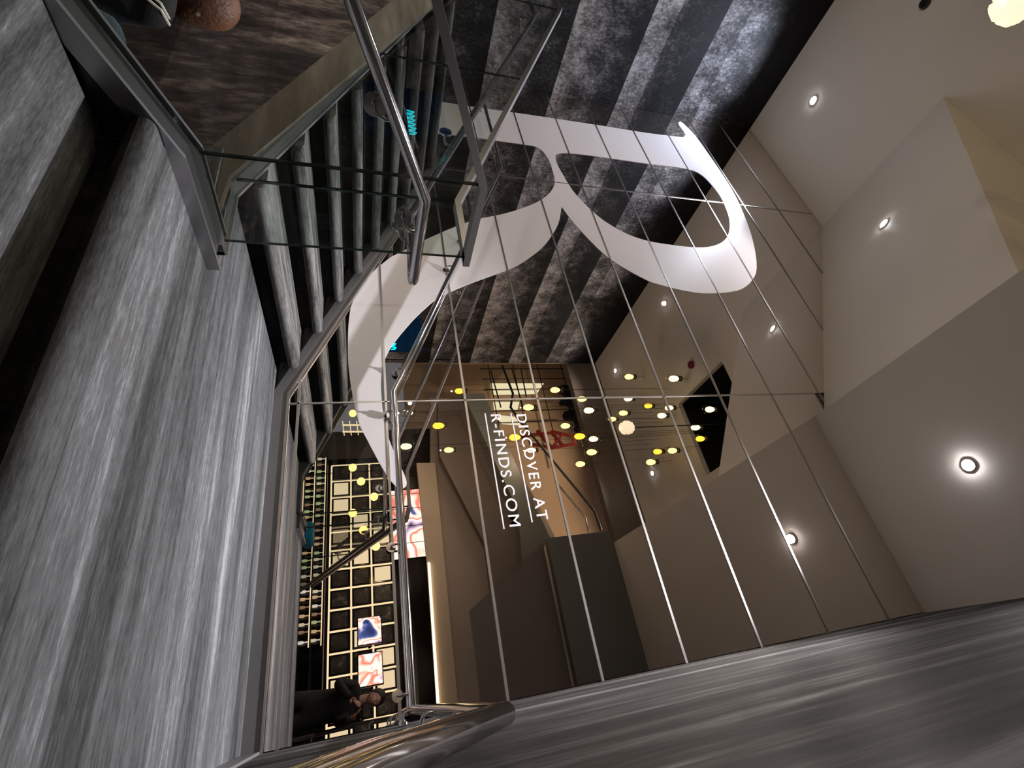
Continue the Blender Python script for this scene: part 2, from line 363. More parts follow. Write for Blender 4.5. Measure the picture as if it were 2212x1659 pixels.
def textline(name, body, x0, x1, z, capz, ul, label):
    cu = bpy.data.curves.new(name, 'FONT'); cu.body = body; cu.size = 1; cu.space_character = 1.22; cu.extrude = .002; cu.offset = .004
    t = bpy.data.objects.new('tmp', cu); COL.objects.link(t)
    dg = bpy.context.evaluated_depsgraph_get(); me = bpy.data.meshes.new_from_object(t.evaluated_get(dg))
    bpy.data.objects.remove(t)
    xs = [v.co.x for v in me.vertices]; ys = [v.co.y for v in me.vertices]
    sx = (x1-x0)/(max(xs)-min(xs)); sz = capz/.70
    me.transform(Matrix.Translation((x0, MY-.003, z)) @ Matrix.Rotation(math.pi/2, 4, 'X') @ Matrix.Diagonal((sx, sz, .8, 1)) @ Matrix.Translation((-min(xs), -0, 0)))
    root = thing(name, label, 'lettering', loc=((x0+x1)/2, MY-.003, z))
    bm = bmesh.new(); bm.from_mesh(me); bpy.data.meshes.remove(me); bmesh.ops.remove_doubles(bm, verts=bm.verts[:], dist=1e-6)
    seen = set()
    for v in bm.verts[:]:
        if v in seen: continue
        isl, stack = [], [v]; seen.add(v)
        while stack:
            c = stack.pop(); isl.append(c)
            for e in c.link_edges:
                k = e.other_vert(c)
                if k not in seen: seen.add(k); stack.append(k)
        ids = {c: i for i, c in enumerate(isl)}
        fs = {f for c in isl for f in c.link_faces}
        lm = bpy.data.meshes.new('letter'); lm.from_pydata([tuple(c.co) for c in isl], [], [[ids[q] for q in f.verts] for f in fs]); lm.materials.append(M['decal'])
        lo = bpy.data.objects.new('letter', lm); COL.objects.link(lo); lo.parent = root; lo.location = -root.location
    bm.free()
    link('underline', BOX(x0-.012, x1+.01, MY-.0045, MY-.0012, ul-.0045, ul+.0045), M['decal'], root)
    return root
textline('wall_lettering', 'DISCOVER AT', -1.785, -.945, 1.183, .08, 1.141, 'upper underlined line of white letters reading DISCOVER AT on the mirror')
textline('wall_lettering', 'R-FINDS.COM', -1.792, -.918, .977, .08, .934, 'lower underlined line of white letters reading R-FINDS.COM on the mirror')

# ------------------------------------------------------------------ staircase climbing along the mirror
def step_profile(x, z, back):
    """outline in the x-z plane: rounded nose projecting towards +x at the front of a tread whose top is z"""
    r = .034; pts = []
    cx, cz = x-r, z-r
    for i in range(9):
        a = math.pi/2-math.pi*i/8
        pts.append((cx+r*math.cos(a), cz+r*math.sin(a)))
    pts += [(x-.055, z-2*r-.002), (x-.055, z-RISE), (x-.075, z-RISE), (back, z-.02), (back, z)]
    return pts
NA = 9
st = thing('staircase', 'grey carpeted staircase climbing along the mirror wall away from the landing', 'staircase', loc=(-2.2, 2.3, FL))
for k in range(NA):
    x = -2.165-GO*k; z = FL+RISE*(k+1)
    bm = bmesh.new()
    pr = step_profile(x, z, x-GO-.08)
    yy0, yy1 = 1.63, 3.155
    n = len(pr)
    # ends of the nose are rounded in plan
    ys = [yy0, yy0+.012, yy0+.05, yy1-.06, yy1-.02, yy1]; ins = [.03, .01, 0, 0, .012, .034]
    V = []
    for y, q in zip(ys, ins):
        V.append([bm.verts.new((px-(q if px > x-.06 else 0), y, pz)) for px, pz in pr])
    for a, b in zip(V, V[1:]):
        for i in range(n): bm.faces.new([a[i], a[(i+1) % n], b[(i+1) % n], b[i]])
    bm.faces.new(V[0][::-1]); bm.faces.new(V[-1])
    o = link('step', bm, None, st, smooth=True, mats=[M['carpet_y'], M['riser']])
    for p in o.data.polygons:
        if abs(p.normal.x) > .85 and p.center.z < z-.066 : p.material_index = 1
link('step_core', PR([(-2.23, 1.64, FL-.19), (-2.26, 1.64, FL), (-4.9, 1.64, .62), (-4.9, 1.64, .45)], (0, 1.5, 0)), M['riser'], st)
# oak-faced outer stringer and its kerb
link('stringer', PR([(-1.86, 1.50, FL-.19), (-1.99, 1.50, FL-.17), (-4.95, 1.50, .62-.02), (XW+.01, 1.50, .62), (XW+.01, 1.50, .84), (-4.85, 1.50, .84), (-2.05, 1.50, FL+.035), (-1.86, 1.50, FL+.02)], (0, .022, 0)), M['stringer_wood'], st)
struct(link('floor', BOX(XW, -4.84, 1.64, 3.17, .62, .80), M['carpet_y']))

# ------------------------------------------------------------------ staircase descending to the lower floor
st = thing('staircase', 'grey carpeted staircase going down from the landing edge under the photographer', 'staircase', loc=(-.8, 0, LOW))
NB = 8
for k in range(0, NB):
    y = 1.0-GO*k; z = FL-RISE*k
    r = .034; pts = []
    for i in range(9):
        a = math.pi/2+math.pi*i/8
        pts.append((y+r*math.cos(a)-0, z-r+r*math.sin(a)))
    if k == 0: pts += [(y+.05, z-2*r), (y+.05, z-RISE-.03), (y+.059, z-.19), (y+.059, z)]
    else: pts += [(y+.05, z-2*r), (y+.05, z-RISE), (y+.08, z-RISE-.03), (y+GO+.05, z-.03), (y+GO+.049, z)]
    bm = bmesh.new()
    xa = -1.55
    A = [bm.verts.new((xa, py, pz)) for py, pz in pts]; B = [bm.verts.new((xr(py)-.002, py, pz)) for py, pz in pts]
    n = len(A)
    for i in range(n): bm.faces.new([A[i], B[i], B[(i+1) % n], A[(i+1) % n]])
    bm.faces.new(A[::-1]); bm.faces.new(B)
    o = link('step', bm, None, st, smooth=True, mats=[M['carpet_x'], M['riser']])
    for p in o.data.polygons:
        if p.normal.y < -.55 and p.center.z < z-.03: p.material_index = 1  # near-black riser colour also covers the lower nose, putting its shade in
# dark skirting plate between treads and kerb
link('stringer', PR([(-1.72, 1.46, FL-.014), (-1.72, 1.09, FL-.014), (-1.72, -1.55, FL-1.20), (-1.72, -1.55, LOW), (-1.72, -.2, LOW), (-1.72, 1.50, FL-.35)], (.15, 0, 0)), M['kerb'], st)

# ------------------------------------------------------------------ balustrades
def glass_panel(parent, pts, ext):
    """pane outline in its plane with green-black edges"""
    bm = PR(pts, ext); o = link('glass_panel', bm, None, parent, mats=[M['glass'], M['glass_edge']])
    big = sorted(o.data.polygons, key=lambda p: -p.area)[:2]; bi = {p.index for p in big}
    for p in o.data.polygons: p.material_index = 0 if p.index in bi else 1
    return o
SL = .44
# A: beside the descending flight (plane x = -1.70)
ba = thing('balustrade', 'glass balustrade with flat steel cap beside the stairs going down, nearest the camera', 'balustrade', 'glass balustrades', loc=(-1.70, 1.5, FL))
kA = 1.165; yEnd = 1.545; yFar = -1.4
def zA(y, base): return base if y >= kA else base-(kA-y)*SL
for a, b in (((yEnd), (kA+.004)), ((kA-.004), (.02)), ((.012), (-1.4))):
    glass_panel(ba, [(-1.695, a, zA(a, FL-.02)), (-1.695, b, zA(b, FL-.02)), (-1.695, b, zA(b, .475)), (-1.695, a, zA(a, .475))], (-.012, 0, 0))
link('base_channel', BM(sweep, [(-1.635, 1.55, FL+.012), (-1.635, 1.13, FL+.012), (-1.635, yFar, FL+.012-(1.13-yFar)*SL)], rect(.135, .035)), M['kerb'], ba)
link('edge_strip', BM(sweep, [(-1.563, 1.57, FL+.015), (-1.563, 1.10, FL+.015), (-1.563, yFar, FL+.015-(1.10-yFar)*SL)], rect(.014, .062)), M['satin'], ba)
link('edge_strip', BM(sweep, [(-1.682, 1.55, FL+.04), (-1.682, kA, FL+.04), (-1.682, yFar, FL+.04-(kA-yFar)*SL)], rect(.010, .03)), M['chrome'], ba)
link('edge_strip', BM(sweep, [(-1.728, 1.55, FL+.04), (-1.728, kA, FL+.04), (-1.728, yFar, FL+.04-(kA-yFar)*SL)], rect(.014, .03)), M['satin'], ba)
link('top_rail', BM(sweep, [(-1.70, 1.56, .485), (-1.70, kA, .485), (-1.70, yFar, .485-(kA-yFar)*SL)], rect(.062, .03)), M['satin'], ba)
# B: along the climbing flight (plane y = 1.55)
bb = thing('balustrade', 'glass balustrade with flat steel cap climbing beside the stairs up', 'balustrade', 'glass balustrades', loc=(-3.4, 1.55, FL))
kB = -2.075; xTop = -4.88
def zB(x, base):
    if x >= kB: return base
    if x >= xTop: return base+(kB-x)*SL
    return base+(kB-xTop)*SL
edges = [-1.70, -2.10, -3.5, xTop, -5.9, XW+.02]
for a, b in zip(edges, edges[1:]):
    a2, b2 = a-.004, b+.004
    pts = [(a2, 1.545, zB(a2, FL+.0))]
    mid = [x for x in (kB, xTop) if b2 < x < a2]
    lo = [(x, 1.545, zB(x, FL)) for x in mid]; hi = [(x, 1.545, zB(x, .475)) for x in mid][::-1]
    pts += lo+[(b2, 1.545, zB(b2, FL))]+[(b2, 1.545, zB(b2, .475))]+hi+[(a2, 1.545, zB(a2, .475))]
    glass_panel(bb, pts, (0, .012, 0))
def pathB(y, base, x0=-1.70, x1=XW+.02): return [(x0, y, base), (kB, y, base), (xTop, y, base+(kB-xTop)*SL), (x1, y, base+(kB-xTop)*SL)]
link('base_channel', BM(sweep, pathB(1.578, FL-.01), rect(.10, .09)), M['kerb'], bb)
link('edge_strip', BM(sweep, pathB(1.525, FL+.03), rect(.012, .02)), M['chrome'], bb)
link('edge_strip', BM(sweep, pathB(1.618, FL+.025), rect(.014, .045)), M['satin'], bb)
link('top_rail', BM(sweep, pathB(1.55, .485, -1.67), rect(.055, .03)), M['satin'], bb)

# ------------------------------------------------------------------ handrails
TR = .0215
def bracket(parent, rail_pt, wall_dir, length, drop=.055, plate=.036, name='bracket'):
    """bent arm from the rail to a round plate on the surface"""
    p = Vector(rail_pt); w = Vector(wall_dir).normalized()
    q = p+Vector((0, 0, -TR)); r_ = q+Vector((0, 0, -drop)); e = r_+w*length
    bm = bmesh.new(); pts = [tuple(q)]+arc(q+Vector((0, 0, -drop*.25)), r_, r_+w*(length*.55), 6)+[tuple(e)]
    sweep(bm, pts, circ(.007, 10), up=w if abs(w.z) < .9 else (1, 0, 0))
    o = link(name, bm, M['chrome'], parent, smooth=True)
    bm = bmesh.new(); cyl(bm, e-w*.006, w, plate, .012, 28); cyl(bm, e-w*.016, w, .014, .012, 16)
    pl = link('wall_plate', bm, M['chrome'], None, smooth=True); sub(pl, o)
    return o
rz = .25
# corner handrail: down beside the lower flight, round the corner, up the climbing flight
hA = thing('handrail', 'round polished steel handrail wrapping round the corner of the two glass balustrades', 'handrail', 'round handrails', loc=(-1.6, 1.6, rz))
ptsA = [(-1.60, yFar, rz-(1.184-yFar)*.43), (-1.60, 1.184, rz), (-1.60, 1.585, rz-.005)]+arc((-1.60, 1.585, rz-.005), (-1.60, 1.645, rz-.008), (-1.655, 1.645, rz-.005), 5)[1:]+[(-2.075, 1.645, rz+.01), (-4.93, 1.645, 1.53), (-5.6, 1.645, 1.53)]
link('rail', BM(sweep, ptsA, circ(TR)), M['chrome'], hA, smooth=True)
bracket(hA, (-1.60, 1.34, rz), (-1, 0, 0), .085, .04, .040)
bracket(hA, (-1.60, .90, rz-.122), (-1, 0, 0), .085, .04, .040)
bracket(hA, (-1.60, .20, rz-.423), (-1, 0, 0), .085, .04, .040)
for x in (-1.9, -2.75, -3.7, -4.6): bracket(hA, (x, 1.645, rz+.01+max(0, -2.075-x)*.4445*1.2), (0, -1, 0), .08, .04, .036) if False else bracket(hA, (x, 1.645, rz+.01+max(0, -2.075-x)*(1.52-.25)/2.855), (0, -1, 0), .08, .04, .036)
# rail on the mirror and round the corner down the right wall
hM = thing('handrail', 'round polished steel handrail fixed to the mirror, climbing past the foot of the letter', 'handrail', 'round handrails', loc=(-2., 3.12, .25))
link('rail', BM(sweep, [(.0, 3.12, .262), (-1.96, 3.12, .255), (-4.90, 3.12, 1.56), (-6.3, 3.12, 1.56)], circ(TR)), M['chrome'], hM, smooth=True)
for x in (-.07, -.86, -1.80, -2.17, -3.30, -3.70, -5.2, -6.16):
    z = .257 if x > -1.96 else min(1.56, .255+(-1.96-x)*.4439)
    bracket(hM, (x, 3.12, z), (0, 1, 0), .066, .045, .030)
hR = thing('handrail', 'thick-looking round steel handrail close to the camera on the right-hand wall', 'handrail', 'round handrails', loc=(.02, 1.15, .27))
link('rail', BM(sweep, [(.004, 3.09, .262), (.040, 1.15, .275), (.038, .567, .008), (.075, -1.3, -.85)], circ(TR)), M['chrome'], hR, smooth=True)
for y, z, x in ((2.95, .263, .006), (2.1, .268, .022), (1.5, .272, .033), (.85, .137, .039), (-.4, -.44, .06)):
    bracket(hR, (x, y, z), (1, 0, 0), max(.02, xr(y)-x-.006), .045, .026)

# ------------------------------------------------------------------ ceiling fittings
def downlight(p, nrm, label, r=.04, power=60, cone=120, big=False, col=(1, .97, .98), blend=.6, aim=None):
    t = thing('downlight', label, 'ceiling light', 'recessed ceiling downlights', loc=p)
    n = Vector(nrm).normalized(); c = Vector(p)
    bm = bmesh.new(); cyl(bm, c-n*.004, n, r*1.35, .012, 32); link('ring', bm, M['paint'], t)
    bm = bmesh.new(); cyl(bm, c-n*.013, n, r, .008, 32); link('lens', bm, M['ledbig'] if big else M['led'], t)
    l = bpy.data.lights.new('lamp', 'SPOT'); l.energy = power; l.spot_size = math.radians(cone); l.spot_blend = blend; l.shadow_soft_size = .04; l.color = col
    lo = bpy.data.objects.new('lamp', l); COL.objects.link(lo); lo.location = c-n*.03
    lo.rotation_euler = (Vector(aim) if aim else -n).to_track_quat('-Z', 'Y').to_euler()
    return t
SN = (1.85, 0, 2.88)   # upward normal of the slope
downlight((-.77, 2.31, LC-.002), (0, 0, 1), 'bright downlight in the low soffit near the right-hand wall', .030, 900, 84, True, blend=1., aim=(-.13, .20, -1))
sn = Vector(SN).normalized()
downlight(tuple(Vector((-3.50, 2.31, 5.437))-sn*.002), SN, 'downlight in the sloping soffit, seen as an oval dot', .036, 70, 100, aim=(-.3, .2, -1))
downlight((-6.18, 2.31, HC-.002), (0, 0, 1), 'downlight in the high ceiling near the dark wood wall', .042, 250, 130, col=(.74, .82, 1.))
downlight((-6.18, -.115, HC-.002), (0, 0, 1), 'middle downlight of the row along the wood wall, mirrored behind the letter', .042, 80, 120, col=(1, .93, .9))
downlight((-6.18, -2.59, HC-.002), (0, 0, 1), 'far downlight of the row along the wood wall, mirrored beside the lamps', .042, 80, 120, col=(1, .9, .82))
downlight((-3.41, -2.52, HC-.002), (0, 0, 1), 'downlight seen only in the mirror below the hanging jar lamps', .042, 70, 110, col=(1, .9, .8))
t = thing('smoke_detector', 'small dark round smoke detector on the high ceiling at the picture edge', 'smoke detector', loc=(-5.66, .946, HC))
bm = bmesh.new(); cyl(bm, (-5.66, .946, HC-.02), (0, 0, 1), .05, .035, 28, .06); link('housing', bm, M['darkmetal'], t)
bm = bmesh.new(); cyl(bm, (-5.66, .946, HC-.045), (0, 0, 1), .02, .02, 16); link('sensor', bm, M['black'], t)
p = (-4.626, -0.130, 6.150)
t = thing('fire_alarm', 'small dark red round alarm on the high ceiling, seen in the mirror', 'alarm', loc=(p[0], p[1], HC))
bm = bmesh.new(); cyl(bm, (p[0], p[1], HC-.02), (0, 0, 1), .07, .04, 28, .08); link('housing', bm, princ('dark red plastic', (.16, .01, .02), .4), t)

# ------------------------------------------------------------------ jar pendants over the void
PEND = [(-4.63, -0.98, 3.61), (-4.71, -1.47, 4.39), (-4.28, -1.19, 4.31), (-4.16, -1.57, 3.92), (-3.86, -1.6, 4.46), (-3.49, -0.7, 3.71), (-3.14, -0.62, 3.81), (-3.49, -1.94, 4.21), (-4.28, -1.01, 3.01), (-3.66, -0.97, 2.62), (-3.96, -2.19, 3.35), (-4.87, -1.35, 1.85), (-3.94, -1.94, 1.63), (-4.15, -1.36, 1.38), (-4.58, -1.62, 0.88), (-3.52, -0.84, 0.74), (-5.35, -1.62, 5.77), (-4.48, -0.39, 5.85), (-4.74, -1.44, 5.63), (-4.53, -1.79, 5.44), (-4.49, -1.44, 5.85), (-4.01, -0.7, 5.74), (-4.08, -1.13, 5.85), (-4.22, -1.55, 5.07), (-3.8, -1.08, 4.85), (-3.47, 0.16, 5.85), (-3.39, -0.35, 5.85), (-3.16, -0.35, 5.85), (-3.54, -1.67, 5.85), (-3.34, -1.21, 5.85), (-3.35, -1.74, 5.66)]
PEND[18] = (-4.95, -1.9, 5.75); PEND[23] = (-4.45, -1.9, 5.2); PEND.pop(24)
def make_pendant(loc, core, size, label):
    t = thing('pendant_lamp', label, 'pendant lamp', 'glass jar pendants over the stairwell', loc=loc)
    h = .2*size; r = .062*size
    def l2(name, bm, mat, parent=t, smooth=True):
        me = bpy.data.meshes.new(name); bmesh.ops.recalc_face_normals(bm, faces=bm.faces[:]); bm.to_mesh(me); bm.free(); me.materials.append(mat)
        for q in me.polygons: q.use_smooth = True
        o = bpy.data.objects.new(name, me); COL.objects.link(o); o.parent = parent; return o
    bm = bmesh.new(); lathe(bm, (0, 0, 0), [(r*.75, -h/2), (r, -h*.42), (r, h*.3), (r*.8, h*.42), (r*.62, h*.46), (r*.62, h/2)]); l2('glass_jar', bm, M['jar'])
    bm = bmesh.new(); lathe(bm, (0, 0, 0), [(r*.25, -h*.38), (r*.62, -h*.25), (r*.7, 0), (r*.5, h*.25), (r*.2, h*.36)]); l2('bulb', bm, core)
    bm = bmesh.new(); cyl(bm, (0, 0, h*.52), (0, 0, 1), r*.66, h*.08, 20); l2('cap', bm, M['darkmetal'])
    return t
ls = {'y': 'amber', 'w': 'pale', 'o': 'deep amber'}
for i, p in enumerate(PEND):
    k = 'o' if i in (9, 13, 20, 26, 27, 5, 11) else ('y' if i in (0, 1, 3, 6, 7, 8, 12, 16, 19, 28, 29, 30, 23) else 'w')
    core = {'o': M['bulb_o'], 'y': M['bulb'], 'w': M['bulb_w']}[k]
    nb = min((q for q in PEND if q != p), key=lambda q: (q[0]-p[0])**2+(q[2]-p[2])**2)
    hgt = 'high' if p[2] > 5 else ('mid-height' if p[2] > 2.8 else 'low')
    far = 'towards the wood wall' if p[0] < -4.3 else ('towards the right' if p[0] > -3.6 else 'in the middle')
    rank = sorted(q[2] for q in PEND).index(p[2])+1
    t = make_pendant(p, core, random.uniform(1.15, 1.4), '%s %s jar pendant %s, number %d counting up from the lowest' % (ls[k], hgt, far, rank))
    top = HC if not (hx0 < p[0] < hx1 and hy0 < p[1] < hy1) else HC+.9
    me = bpy.data.meshes.new('cord'); bm = bmesh.new(); cyl(bm, (0, 0, (top-p[2]+.11)/2), (0, 0, 1), .003, max(.02, top-p[2]-.11), 6); bm.to_mesh(me); bm.free(); me.materials.append(M['darkmetal'])
    c = bpy.data.objects.new('cord', me); COL.objects.link(c); c.parent = t
# the crackled glass lamp at the picture corner
p = (-3.06, .397, 3.96)
t = thing('pendant_lamp', 'large glowing crackled glass lamp cut off by the upper right picture corner', 'pendant lamp', loc=p)
bm = bmesh.new(); sph(bm, p, .105, (1, 1, 1.15), 24, 16)
for v in bm.verts: v.co += (v.co-Vector(p)).normalized()*random.uniform(-.012, .012)
link('glass_shade', bm, princ('crackled lamp glass', (.9, .85, .7), .15, emit=(1, .86, .6), es=.6, bump=1., bscale=30), t, smooth=True)
bm = bmesh.new(); sph(bm, p, .045); link('bulb', bm, M['bulb_w'], t, smooth=True)
bm = bmesh.new(); cyl(bm, (p[0], p[1], (HC+p[2])/2+.05), (0, 0, 1), .008, HC-p[2]-.1, 8); link('stem', bm, M['darkmetal'], t)

# ------------------------------------------------------------------ what stands behind the camera, seen in the mirror
# bulkhead under the end of the low soffit
struct(link('wall_bulkhead', BOX(-1.98, xr(-1.35)+.1, -1.50, -1.352, 2.97, LC), M['paint_green']))
struct(link('wall_back_upper', PR([(-1.60, -1.6, 2.4), (-1.98, -1.6, 2.97), (xr(-1.5)+.2, -1.6, 2.97), (xr(-1.5)+.2, -1.6, 1.6), (-1.1, -1.6, 1.6)], (0, -.1, 0)) , M['paint_dark']))
# sloping parapet of the flight above the void
struct(link('wall_parapet', PR([(-5.591, -2.600, 2.207), (-5.583, -2.600, 2.675), (-2.266, -2.600, 3.517), (-1.801, -2.600, 2.864), (-2.910, -2.600, 2.965)], (0, -.25, 0)), M['paint_green']))
struct(link('wall_parapet_side', PR([(-5.727, -3.200, 1.736), (-5.962, -3.200, 2.464), (-2.996, -3.200, 3.263), (-1.796, -3.200, 3.222), (0.199, -3.200, 3.111), (0.332, -3.200, 2.333), (-2.423, -3.200, 2.384), (-4.407, -3.200, 1.663)], (0, -.2, 0)), M['paint_dark']))
struct(link('wall_gallery', PR([(-4.614, -4.000, 1.575), (-6.341, -4.000, 1.722), (-6.314, -4.000, 3.011), (-2.446, -4.000, 4.245), (1.091, -4.000, 4.222), (0.564, -4.000, 1.410)], (0, -.15, 0)), M['paint2']))
struct(link('trim_90', PR([(-4.545, -3.800, 1.239), (-4.519, -3.800, 1.647), (0.133, -3.800, 1.630), (0.137, -3.800, 1.265), (-2.434, -3.800, 1.292)], (0, -.1, 0)), M['beige']))
struct(link('trim_91', PR([(-2.375, -3.750, 1.300), (-2.370, -3.750, 1.345), (0.090, -3.750, 1.303), (0.082, -3.750, 1.256)], (0, -.02, 0)), emis('gold edge light', (1, .8, .5), 2.2)))
# back of the upper hall
struct(link('wall_hall_beam', BOX(XW, .6, -3.62, -3.41, 5.3, HC+.1), M['paint_dark']))
struct(link('wall_hall', BOX(-11, 1.5, -8.1, -8.0, 1.5, 9.2), M['peach']))
struct(link('wall_hall_side', BOX(-11, -10.9, -8.0, -3.4, 1.5, 9.2), M['paint2']))
struct(link('ceiling_hall', BOX(-11, 1.5, -8.0, -3.62, 8.2, 8.3), M['paint2']))
struct(link('wall_left_far', BOX(XW-4, XW-.02, -3.45, -3.4, 1.5, 8.2), M['paint2']))
for i, pts in enumerate((((-8.841, -7.200, 4.346), (-8.819, -7.200, 6.285), (-8.402, -7.200, 5.936), (-8.393, -7.200, 4.373)),
            ((-8.103, -7.200, 4.327), (-8.082, -7.200, 5.234), (-7.795, -7.200, 5.114), (-7.818, -7.200, 4.314)),
            ((-7.607, -7.200, 4.312), (-7.515, -7.200, 4.965), (-7.196, -7.200, 5.115), (-7.272, -7.200, 4.493)))):
    pts = [(x, -7.2, z) for x, y, z in pts]
    t = link('window_%d' % (i+1), PR(pts, (0, -.04, 0)), M['window']); struct(t)
# roof truss of dark and red bars
t = thing('roof_truss', 'red painted steel truss frame hanging in the upper hall, seen in the mirror', 'truss')
bm = bmesh.new()
def bar(bm, a, b, w=.06): sweep(bm, [a, b], rect(w, w), up=(0.1, 1, 0.05))
for a, b in (((-6.263, -6.200, 4.298), (-6.357, -6.200, 5.653)), ((-6.405, -6.200, 5.663), (-6.176, -6.200, 6.459)), ((-5.844, -6.200, 5.565), (-5.956, -6.200, 6.402)), ((-6.212, -6.200, 6.390), (-5.929, -6.200, 6.317)), ((-5.998, -6.200, 4.976), (-5.842, -6.200, 5.610)), ((-6.405, -6.200, 5.663), (-5.918, -6.200, 5.930)), ((-5.844, -6.200, 5.565), (-6.293, -6.200, 6.022)), ((-6.456, -6.200, 5.219), (-5.844, -6.200, 5.565))): bar(bm, a, b, .08)
link('frame', bm, M['red'], t)
t = thing('window_grille', 'dark grid of thin roof bars beside the lit windows, seen in the mirror', 'grille')
bm = bmesh.new()
for k in range(6): bar(bm, (-9.3+k*.42, -7.0, 4.0), (-9.3+k*.42, -7.0, 7.4), .025)
for z in (4.3, 5.2, 6.1, 7.0): bar(bm, (-9.5, -7.0, z), (-6.2, -7.0, z), .025)
link('frame', bm, M['darkmetal'], t)
# dark sculpture-like bundle hanging in the hall
t = thing('hanging_plant', 'black bushy shape hanging high in the hall between the jar lamps', 'plant')
bm = bmesh.new()
for q in ((-6.967, -4.600, 5.717), (-6.776, -4.600, 5.857), (-6.441, -4.600, 5.671), (-6.242, -4.600, 5.791), (-6.016, -4.600, 5.873), (-5.729, -4.600, 5.727)):
    for j in range(4): sph(bm, (q[0]+random.uniform(-.15, .15), q[1]+random.uniform(-.15, .15), q[2]+random.uniform(-.15, .15)), random.uniform(.08, .17), (1, 1, 1.2), 10, 7)
link('foliage', bm, M['black'], t)
# gallery balustrade across the void
t = thing('balustrade', 'dark railed gallery balustrade across the void, seen only in the mirror', 'balustrade', 'glass balustrades')
bm = bmesh.new(); sweep(bm, [(-7.040, -3.600, 3.589), (-6.189, -3.600, 3.724), (-5.789, -3.600, 3.592), (-5.459, -3.600, 3.733), (-3.020, -3.600, 5.091), (-2.596, -3.600, 5.117)], circ(.03, 10)); link('top_rail', bm, M['darkmetal'], t, smooth=True)
bm = bmesh.new(); sweep(bm, [(-3.800, -3.600, 4.315), (-2.906, -3.600, 4.829), (-2.575, -3.600, 4.817)], circ(.022, 10)); link('handrail', bm, M['chrome'], t, smooth=True)
for a, b in (((-6.895, -3.600, 3.256), (-5.796, -3.600, 3.344)), ((-6.967, -3.600, 3.827), (-5.780, -3.600, 3.914)), ((-6.967, -3.600, 4.080), (-6.073, -3.600, 4.057))):
    bm = bmesh.new(); sweep(bm, [a, b], circ(.018, 8)); link('post', bm, M['darkmetal'], t, smooth=True)
# shop display wall
YD = -5.6
struct(link('wall_shop', BOX(-6.4, 1.6, YD-.3, YD-.1, LOW, 1.9), princ('shop wall', (.05, .04, .03), .6)))
struct(link('ceiling_shop', BOX(-6.4, 1.6, YD-.3, -4.3, 1.9, 2.0), M['paint_dark']))
t = thing('display_shelving', 'black gridded display wall with warm glowing shelf edges, mirrored beyond the landing', 'shelving', loc=(-2.5, YD, LOW))
link('back_panel', BOX(-5.6, .75, YD-.1, YD-.08, -1.7, 1.0), M['blackgloss'], t)
zc = [-.627, -.171, .272, .746]; xc = [-5.42+.42*i for i in range(15)]
for z in zc: link('light_strip', BOX(-5.42, .45, YD-.075, YD-.055, z-.018, z+.018), M['strip'], t)
for x in xc: link('light_strip', BOX(x-.018, x+.018, YD-.075, YD-.055, -.627, .746), M['strip'], t)
pal = ['cream', 'dark', 'dark', 'cream', 'print', 'print', 'dark']
seq = {(6, 0): 'orange', (9, 0): 'orange'}
fi = 0
rn = ['bottom row', 'middle row', 'top row']
ordn = ['first', 'second', 'third', 'fourth', 'fifth', 'sixth', 'seventh', 'eighth', 'ninth', 'tenth', 'eleventh', 'twelfth', 'thirteenth', 'fourteenth']
for c in range(14):
    for r in range(3):
        x0 = xc[c]+.03; x1 = xc[c+1]-.03; z0 = zc[r]+.035; z1 = zc[r+1]-.035
        kind = random.choice(pal)
        if (c, r) in ((12, 0),): kind = 'orange'
        nm = {'cream': 'glowing cream', 'dark': 'black and grey', 'print': 'dim portrait', 'orange': 'orange'}[kind]
        t = thing('picture_frame', '%s square picture, %s of the lit grid, %s from the stairs' % (nm, rn[r], ordn[c]), 'picture', 'square pictures in the lit display grid', loc=((x0+x1)/2, YD, z0))
        bm = bmesh.new(); w = .028
        for a in ((x0, x1, z0, z0+w), (x0, x1, z1-w, z1), (x0, x0+w, z0+w, z1-w), (x1-w, x1, z0+w, z1-w)): box(bm, a[0], a[1], YD-.055, YD-.02, a[2], a[3])
        link('frame', bm, M['blackgloss'], t)
        link('picture', BOX(x0+w, x1-w, YD-.05, YD-.038, z0+w, z1-w), {'cream': M['niche'], 'dark': M['print'], 'print': M['print'], 'orange': M['print_o']}[kind], t)
# bottle shelves under the grid
t = thing('bottle_shelf', 'black shelf unit of small glinting bottles at the left of the lit grid', 'shelf', loc=(-4, YD+.3, LOW))
link('cabinet', BOX(-5.6, -.2, YD+.02, YD+.06, LOW, -.70), M['blackgloss'], t)
for z in (-1.42, -1.18, -.94, -.70): link('shelf_board', BOX(-5.6, -.2, YD+.06, YD+.34, z-.012, z), M['darkmetal'], t)
for z in (-1.20, -.96, -.72): link('light_strip', BOX(-5.6, -1.4, YD+.062, YD+.075, z-.05, z-.03), M['strip'], t)
bm = bmesh.new(); lathe(bm, (0, 0, 0), [(.03, 0), (.032, .02), (.032, .08), (.012, .11), (.012, .15), (.016, .155), (.016, .17)], 12)
me = bpy.data.meshes.new('bottle'); bm.to_mesh(me); bm.free()
bmats = [princ('bottle glass %d' % i, c, .15, emit=c, es=.35) for i, c in enumerate(((.8, .75, .6), (.7, .5, .3), (.5, .6, .35), (.9, .9, .85), (.3, .2, .15)))]  # lit look put into the bottles as a faint glow in their own colour
bmeshes = []
for m in bmats:
    k = me.copy(); k.materials.append(m); bmeshes.append(k)
bcol = ['cream', 'amber', 'green', 'clear', 'brown']
shn = ['bottom', 'middle', 'top']
